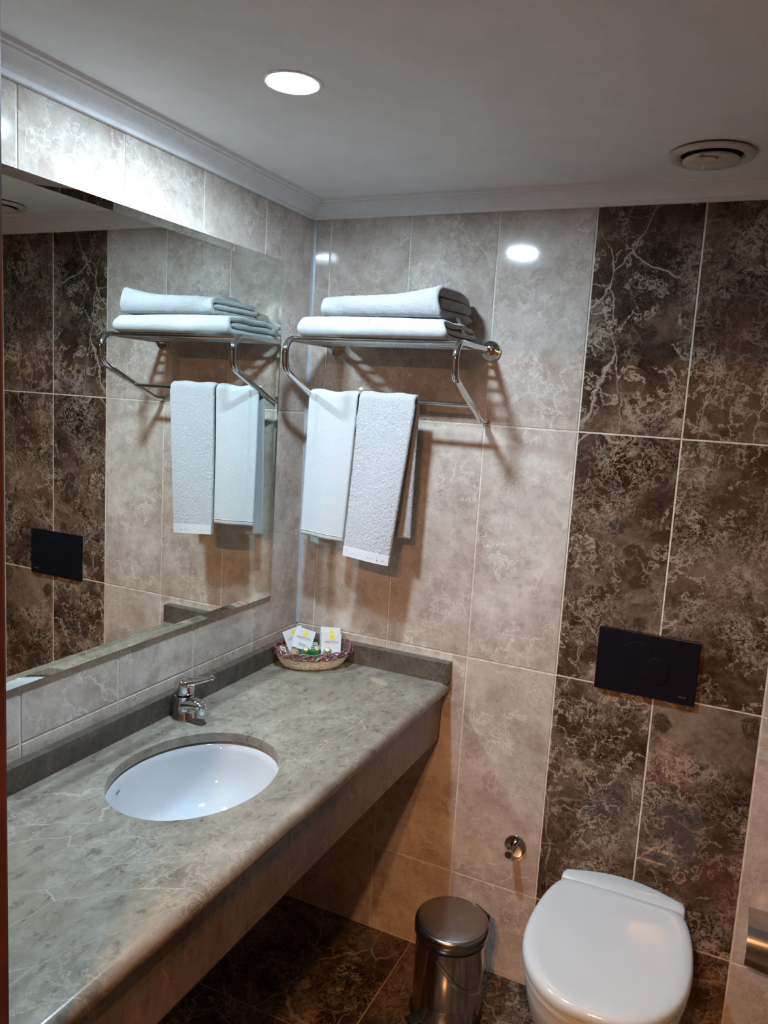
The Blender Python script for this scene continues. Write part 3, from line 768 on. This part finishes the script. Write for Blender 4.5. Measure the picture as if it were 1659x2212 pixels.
F_PX, CXP, CYP = 1648.99, 867.3, 1088.25
def ray_pt(px, py, dist):
    d = cf_ + cr_*((px-CXP)/F_PX) - cu_*((py-CYP)/F_PX)
    return CAM + d*dist
e1 = V((0.74, 0.67, 0)).normalized(); e2 = V((0.67, -0.74, 0)).normalized()
def soap_box(center, roll, lean, yaw, w, h, label, lines=True):
    """a small white carton; face normal towards e2, leaned back, rolled in its own plane."""
    d = e2.copy(); d.rotate(Matrix.Rotation(yaw, 3, 'Z'))
    nrm = (d*math.cos(lean)+V((0, 0, 1))*math.sin(lean)).normalized(); sx = V((0, 0, 1)).cross(nrm).normalized(); uy = nrm.cross(sx)
    sx2 = sx*math.cos(roll)+uy*math.sin(roll); uy2 = uy*math.cos(roll)-sx*math.sin(roll)
    mt = Matrix((sx2, uy2, nrm)).transposed().to_4x4(); mt.translation = center
    o = G().box((-w/2, -h/2, -0.011), (w/2, h/2, 0.0), 0.0006).obj('soap_box', M['paper'])
    o.matrix_world = mt; tag(o, label, 'box', 'hotel toiletry cartons in the basket')
    top = h/2
    em = G().disc((0.001, top-0.0135, 0.0003), 0.0072, 28).obj('sun_emblem', M['yellow'], o)
    G().disc((0.001, top-0.0135, 0.0006), 0.0014, 12).obj('emblem_dot', M['ink'], em)
    g = text_geo('K   E   M   E   R', 0.0038, 0.0001).xf(Matrix.Translation((0, top-0.0235, 0.0003)))
    b = text_geo('DREAM HOTEL', 0.0064, 0.0001).xf(Matrix.Translation((0, top-0.0295, 0.0003))); g.add(b.v, b.f)
    b = text_geo('*   *   *   *', 0.0050, 0.0001).xf(Matrix.Translation((0, top-0.0355, 0.0003))); g.add(b.v, b.f)
    if lines:
        for k, tx_ in enumerate(('Duş Bonesi', 'Shower Cap')):
            b = text_geo(tx_, 0.0042, 0.0001).xf(Matrix.Translation((0, top-0.046-0.0045*k, 0.0003))); g.add(b.v, b.f)
    g.obj('lettering', M['ink'], o)
    return o
soap_box(ray_pt(713.5, 1385, 2.262), math.radians(-7), math.radians(22), math.radians(4), 0.060, 0.082, 'white carton at the back right of the basket, upper half showing its sun emblem', False)
soap_box(ray_pt(715.5, 1391.5, 2.243), math.radians(-7), math.radians(22), math.radians(4), 0.060, 0.066, 'white carton at the right of the basket, full sun emblem, in front of another', False)
soap_box(ray_pt(638, 1380, 2.242), math.radians(21), math.radians(22), math.radians(-6), 0.058, 0.064, 'white carton leaning left at the back left of the basket, mostly covered')
soap_box(ray_pt(656, 1380.5, 2.222), math.radians(-20), math.radians(24), math.radians(2), 0.058, 0.060, 'white carton tilted right at the left of the basket, printed with fine lines')

def bottle(cap_center, tilt, az, glass, capm, label):
    t = empty('toiletry_bottle', cap_center, label, 'bottle', 'mini bottles in the basket')
    d = V((math.cos(az), math.sin(az), 0)); ax = V((0, 0, 1))*math.cos(tilt)+d*math.sin(tilt)
    q = ax.to_track_quat('Z', 'Y'); t.rotation_mode = 'QUATERNION'; t.rotation_quaternion = q
    G().lathe([(0.004, -0.046), (0.0115, -0.046), (0.0135, -0.044), (0.0140, -0.040), (0.0140, -0.0225), (0.0125, -0.0165), (0.0085, -0.0125), (0.0066, -0.0115), (0.0066, -0.009)], 28).obj('bottle_body', glass, t, True)
    G().lathe([(0.0079, -0.0115), (0.0082, -0.011), (0.0082, -0.0012), (0.0074, 0.0), (0.001, 0.0003)], 28).obj('bottle_cap', capm, t, True)
azc = math.atan2(-1.86, 1.08)
bottle(ray_pt(635, 1410.5, 2.185), math.radians(66), azc, M['clearglass'], M['amber'], 'small clear bottle with amber cap, leftmost of four in the basket')
bottle(ray_pt(661, 1400.5, 2.192), math.radians(44), azc, M['greenglass'], M['gold'], 'small green bottle with gold cap, beside the amber-capped one')
bottle(ray_pt(685, 1399.5, 2.198), math.radians(44), azc+0.1, M['greenglass'], M['gold'], 'small green bottle with gold cap, beside the clear gold-capped one')
bottle(ray_pt(707.5, 1402, 2.206), math.radians(46), azc, M['clearglass'], M['gold'], 'small clear bottle with gold cap, rightmost of four in the basket')

# ------------------------------------------------------------------ flush plate
PX, PZ = 1.0355, 0.989
t = empty('flush_plate', (PX, 0.0, PZ), 'black dual-flush plate on the brown tiles above the toilet', 'flush plate')
plate = G().box((-0.1225, -0.012, -0.0815), (0.1225, -0.0004, 0.0815), 0.0016).obj('plate', M['blackgloss'], t)
def stadium(cx, cz, w, h, r, y0, y1, grow=0.0, n=8):
    w += grow; h += grow; r += grow/2; pts = []
    for sx, sz, a0 in ((1, 1, 0), (-1, 1, PI/2), (-1, -1, PI), (1, -1, 1.5*PI)):
        for k in range(n+1):
            a = a0+PI/2*k/n; pts.append((cx+sx*(w/2-r)+r*math.cos(a), cz+sz*(h/2-r)+r*math.sin(a)))
    return [[V((x, yy, z)) for x, z in pts] for yy in (y0, y1)]
def button(cx, cz, w, h, r, y):
    a = stadium(cx, cz, w, h, r, -0.0115, y+0.0012); b = stadium(cx, cz, w-0.0024, h-0.0024, r-0.0012, y, y)
    o = G().loft([a[0], a[1], b[0]]).obj('flush_button', M['blackgloss'], t, True, angle=math.radians(25))
    ringp = [V((cx+0.0085*math.cos(2*PI*k/28), y-0.0001, cz-h*0.33+0.0085*math.sin(2*PI*k/28))) for k in range(28)]
    G().tube(ringp, 0.0006, 6, closed=True).obj('finger_ring', M['blackgloss'], o, True)
button(-0.0235, 0.009, 0.081, 0.098, 0.038, -0.0138)
button(0.0285, -0.008, 0.052, 0.066, 0.024, -0.0150)
tg = text_geo('VitrA', 0.0085, 0.0001).xf(Matrix.Translation((0.093, -0.01215, -0.0655)) @ Matrix.Rotation(PI/2, 4, 'X')); tg.obj('lettering', M['greyink'], plate)

# ------------------------------------------------------------------ toilet
TX = 1.044
t = empty('toilet', (TX, 0.0, 0.0), 'white wall-hung toilet with closed lid, by the brown tiles', 'toilet')
half = [(0.0, 0.540), (0.055, 0.534), (0.108, 0.506), (0.150, 0.455), (0.174, 0.395), (0.1825, 0.325), (0.180, 0.250), (0.171, 0.185), (0.157, 0.135), (0.140, 0.113), (0.110, 0.106), (0.0, 0.104)]
hp = spline([(a, b, 0) for a, b in half], 5)
outl = [(p.x, p.y) for p in hp]; outl = outl + [(-x, y) for x, y in outl[-2:0:-1]]
OC = 0.315
def oring(k, z, kv=None, dv=0.0, kb=None):
    kv = kv or k
    return [V((x*k, -(OC+(y-OC)*(kv if y > OC or kb is None else kb)+dv), z)) for x, y in outl]
G().loft([oring(0.975, 0.4035), oring(0.995, 0.4055), oring(1.0, 0.412), oring(0.997, 0.4195), oring(0.985, 0.4255), oring(0.96, 0.4295), oring(0.92, 0.4315), oring(0.85, 0.4318), oring(0.77, 0.4300), oring(0.70, 0.4288), oring(0.5, 0.4285), oring(0.2, 0.4288), oring(0.02, 0.429)]).obj('lid', M['seat'], t, True, angle=math.radians(50))
G().loft([oring(0.955, 0.3835), oring(0.98, 0.3855), oring(0.985, 0.393), oring(0.98, 0.400), oring(0.955, 0.402)]).obj('seat', M['seat'], t, True, angle=math.radians(50))
bowl = [(0.90, 0.92, 0.0, 1.30, 0.382), (0.935, 0.955, 0.0, 1.42, 0.379), (0.945, 0.955, 0.0, 1.45, 0.368), (0.93, 0.93, -0.004, 1.45, 0.33), (0.89, 0.86, -0.012, 1.42, 0.28), (0.82, 0.72, -0.022, 1.36, 0.22), (0.74, 0.55, -0.030, 1.32, 0.16), (0.66, 0.36, -0.036, 1.28, 0.11), (0.58, 0.16, -0.04, 1.25, 0.075), (0.45, 0.02, -0.05, 1.1, 0.068)]
rings = []
for k, kv, dv, kb, z in bowl:
    r = []
    for x, y in outl:
        if y > OC: yy = OC+(y-OC)*kv+dv
        else: yy = max(0.0008, OC+(y-OC)*kb+dv*0.5)
        r.append(V((x*k, -yy, z)))
    rings.append(r)
G().loft(rings).obj('bowl', M['ceramic'], t, True, angle=math.radians(50))
hb = [(-0.150, 0.112), (-0.1515, 0.090), (-0.147, 0.074)] + [(-0.147+0.294*k/14, 0.074-0.038*math.sin(PI*k/14)) for k in range(1, 14)] + [(0.147, 0.074), (0.1515, 0.090), (0.150, 0.112)]
def hr(k, z): return [V((x*k, -(0.09+(y-0.09)*k), z)) for x, y in hb]
G().loft([hr(0.99, 0.3825), hr(1.0, 0.386), hr(1.0, 0.420), hr(0.992, 0.4255), hr(0.97, 0.428), hr(0.90, 0.4292)]).obj('hinge_cover', M['seat'], t, True, angle=math.radians(50))

# ------------------------------------------------------------------ robe hook
t = empty('robe_hook', (0.742, 0.0, 0.4035), 'small round chrome hook on the beige tiles left of the toilet', 'hook')
rx = Matrix.Rotation(PI/2, 4, 'X')
G().lathe([(0.0315, 0.0004), (0.0315, 0.004), (0.030, 0.0062), (0.012, 0.0068)], 40).xf(rx).obj('rosette', M['chrome'], t, True)
G().lathe([(0.0105, 0.006), (0.0105, 0.044), (0.0108, 0.0445), (0.0108, 0.058), (0.0098, 0.0595)], 28).xf(Matrix.Translation((-0.004, 0, 0.002)) @ rx).obj('peg', M['chrome'], t, True)
G().tube([(-0.004, -0.049, 0.010), (-0.004, -0.049, 0.026)], 0.0024, 10).obj('pin', M['chrome'], t, True)

# ------------------------------------------------------------------ toilet roll holder at the right edge
t = empty('toilet_roll_holder', (1.331, 0.0, 0.372), 'brushed steel curved toilet roll cover at the right edge of the wall', 'toilet roll holder')
sec = []
for k in range(25):
    a = math.radians(88-142*k/24); sec.append((-0.052-0.056*math.cos(a), 0.056*math.sin(a)))
sec = [(-0.004, 0.0575)] + sec
inner = [(y+0.0018 if y < -0.05 else y, z-0.0018*(1 if z > 0 else -1)) for y, z in sec]
ring = sec+inner[::-1]
cov = []
for k in range(13):
    u = k/12; bulge = 0.010*math.sin(PI*min(1, u*1.0))
    cov.append([V((0.004+0.135*u, y, z-(bulge*max(0, -(z-0.0)/0.05)))) for y, z in ring])
G().loft(cov).obj('cover_flap', M['brushed'], t, True, angle=math.radians(35))
G().box((0.030, -0.006, -0.02), (0.115, -0.0004, 0.050), 0.002).obj('back_plate', M['chrome'], t)
G().tube([(0.012, -0.052, 0.0), (0.128, -0.052, 0.0)], 0.006, 14).obj('roll_rod', M['chrome'], t, True)

# ------------------------------------------------------------------ pedal bin
t = empty('pedal_bin', (0.635, -0.189, 0.0), 'round polished steel pedal bin with domed lid, between counter and toilet', 'bin', rz=math.radians(58))
G().lathe([(0.090, 0.0), (0.0965, 0.001), (0.098, 0.006), (0.096, 0.014), (0.0925, 0.017)], 64).obj('base_ring', M['black'], t, True)
G().lathe([(0.0925, 0.015), (0.0925, 0.060), (0.0931, 0.062), (0.0925, 0.064), (0.0925, 0.222), (0.0935, 0.224)], 72).obj('body', M['steel'], t, True)
G().lathe([(0.0945, 0.223), (0.0955, 0.226), (0.0945, 0.232)], 64).obj('rim_gasket', M['black'], t, True)
G().lathe([(0.0965, 0.2315), (0.0988, 0.233), (0.0990, 0.254), (0.0972, 0.2600), (0.0930, 0.2632), (0.088, 0.2640), (0.060, 0.2665), (0.030, 0.2680), (0.001, 0.2686)], 72).obj('lid', M['lidsteel'], t, True, angle=math.radians(60))
G().box((0.088, -0.030, 0.205), (0.108, 0.030, 0.2545), 0.004).obj('hinge', M['black'], t)
G().box((-0.122, -0.018, 0.006), (-0.085, 0.018, 0.016), 0.003).obj('pedal', M['black'], t)
hw = [V((0.055*math.cos(a)+0.02, -0.0945-0.004*math.sin(a), 0.140+0.062*math.cos(a*1.0+PI/2)*-1)) for a in [PI*k/20 for k in range(21)]]
wire = []
for k in range(31):
    a = math.radians(-150+150*k/30); u = k/30
    r_ = 0.0965+0.006*math.sin(PI*u)
    wire.append(V((r_*math.cos(a), r_*math.sin(a), 0.205-0.095*math.sin(PI*u))))
G().tube(wire, 0.0013, 6).obj('bail_handle', M['chrome'], t, True)
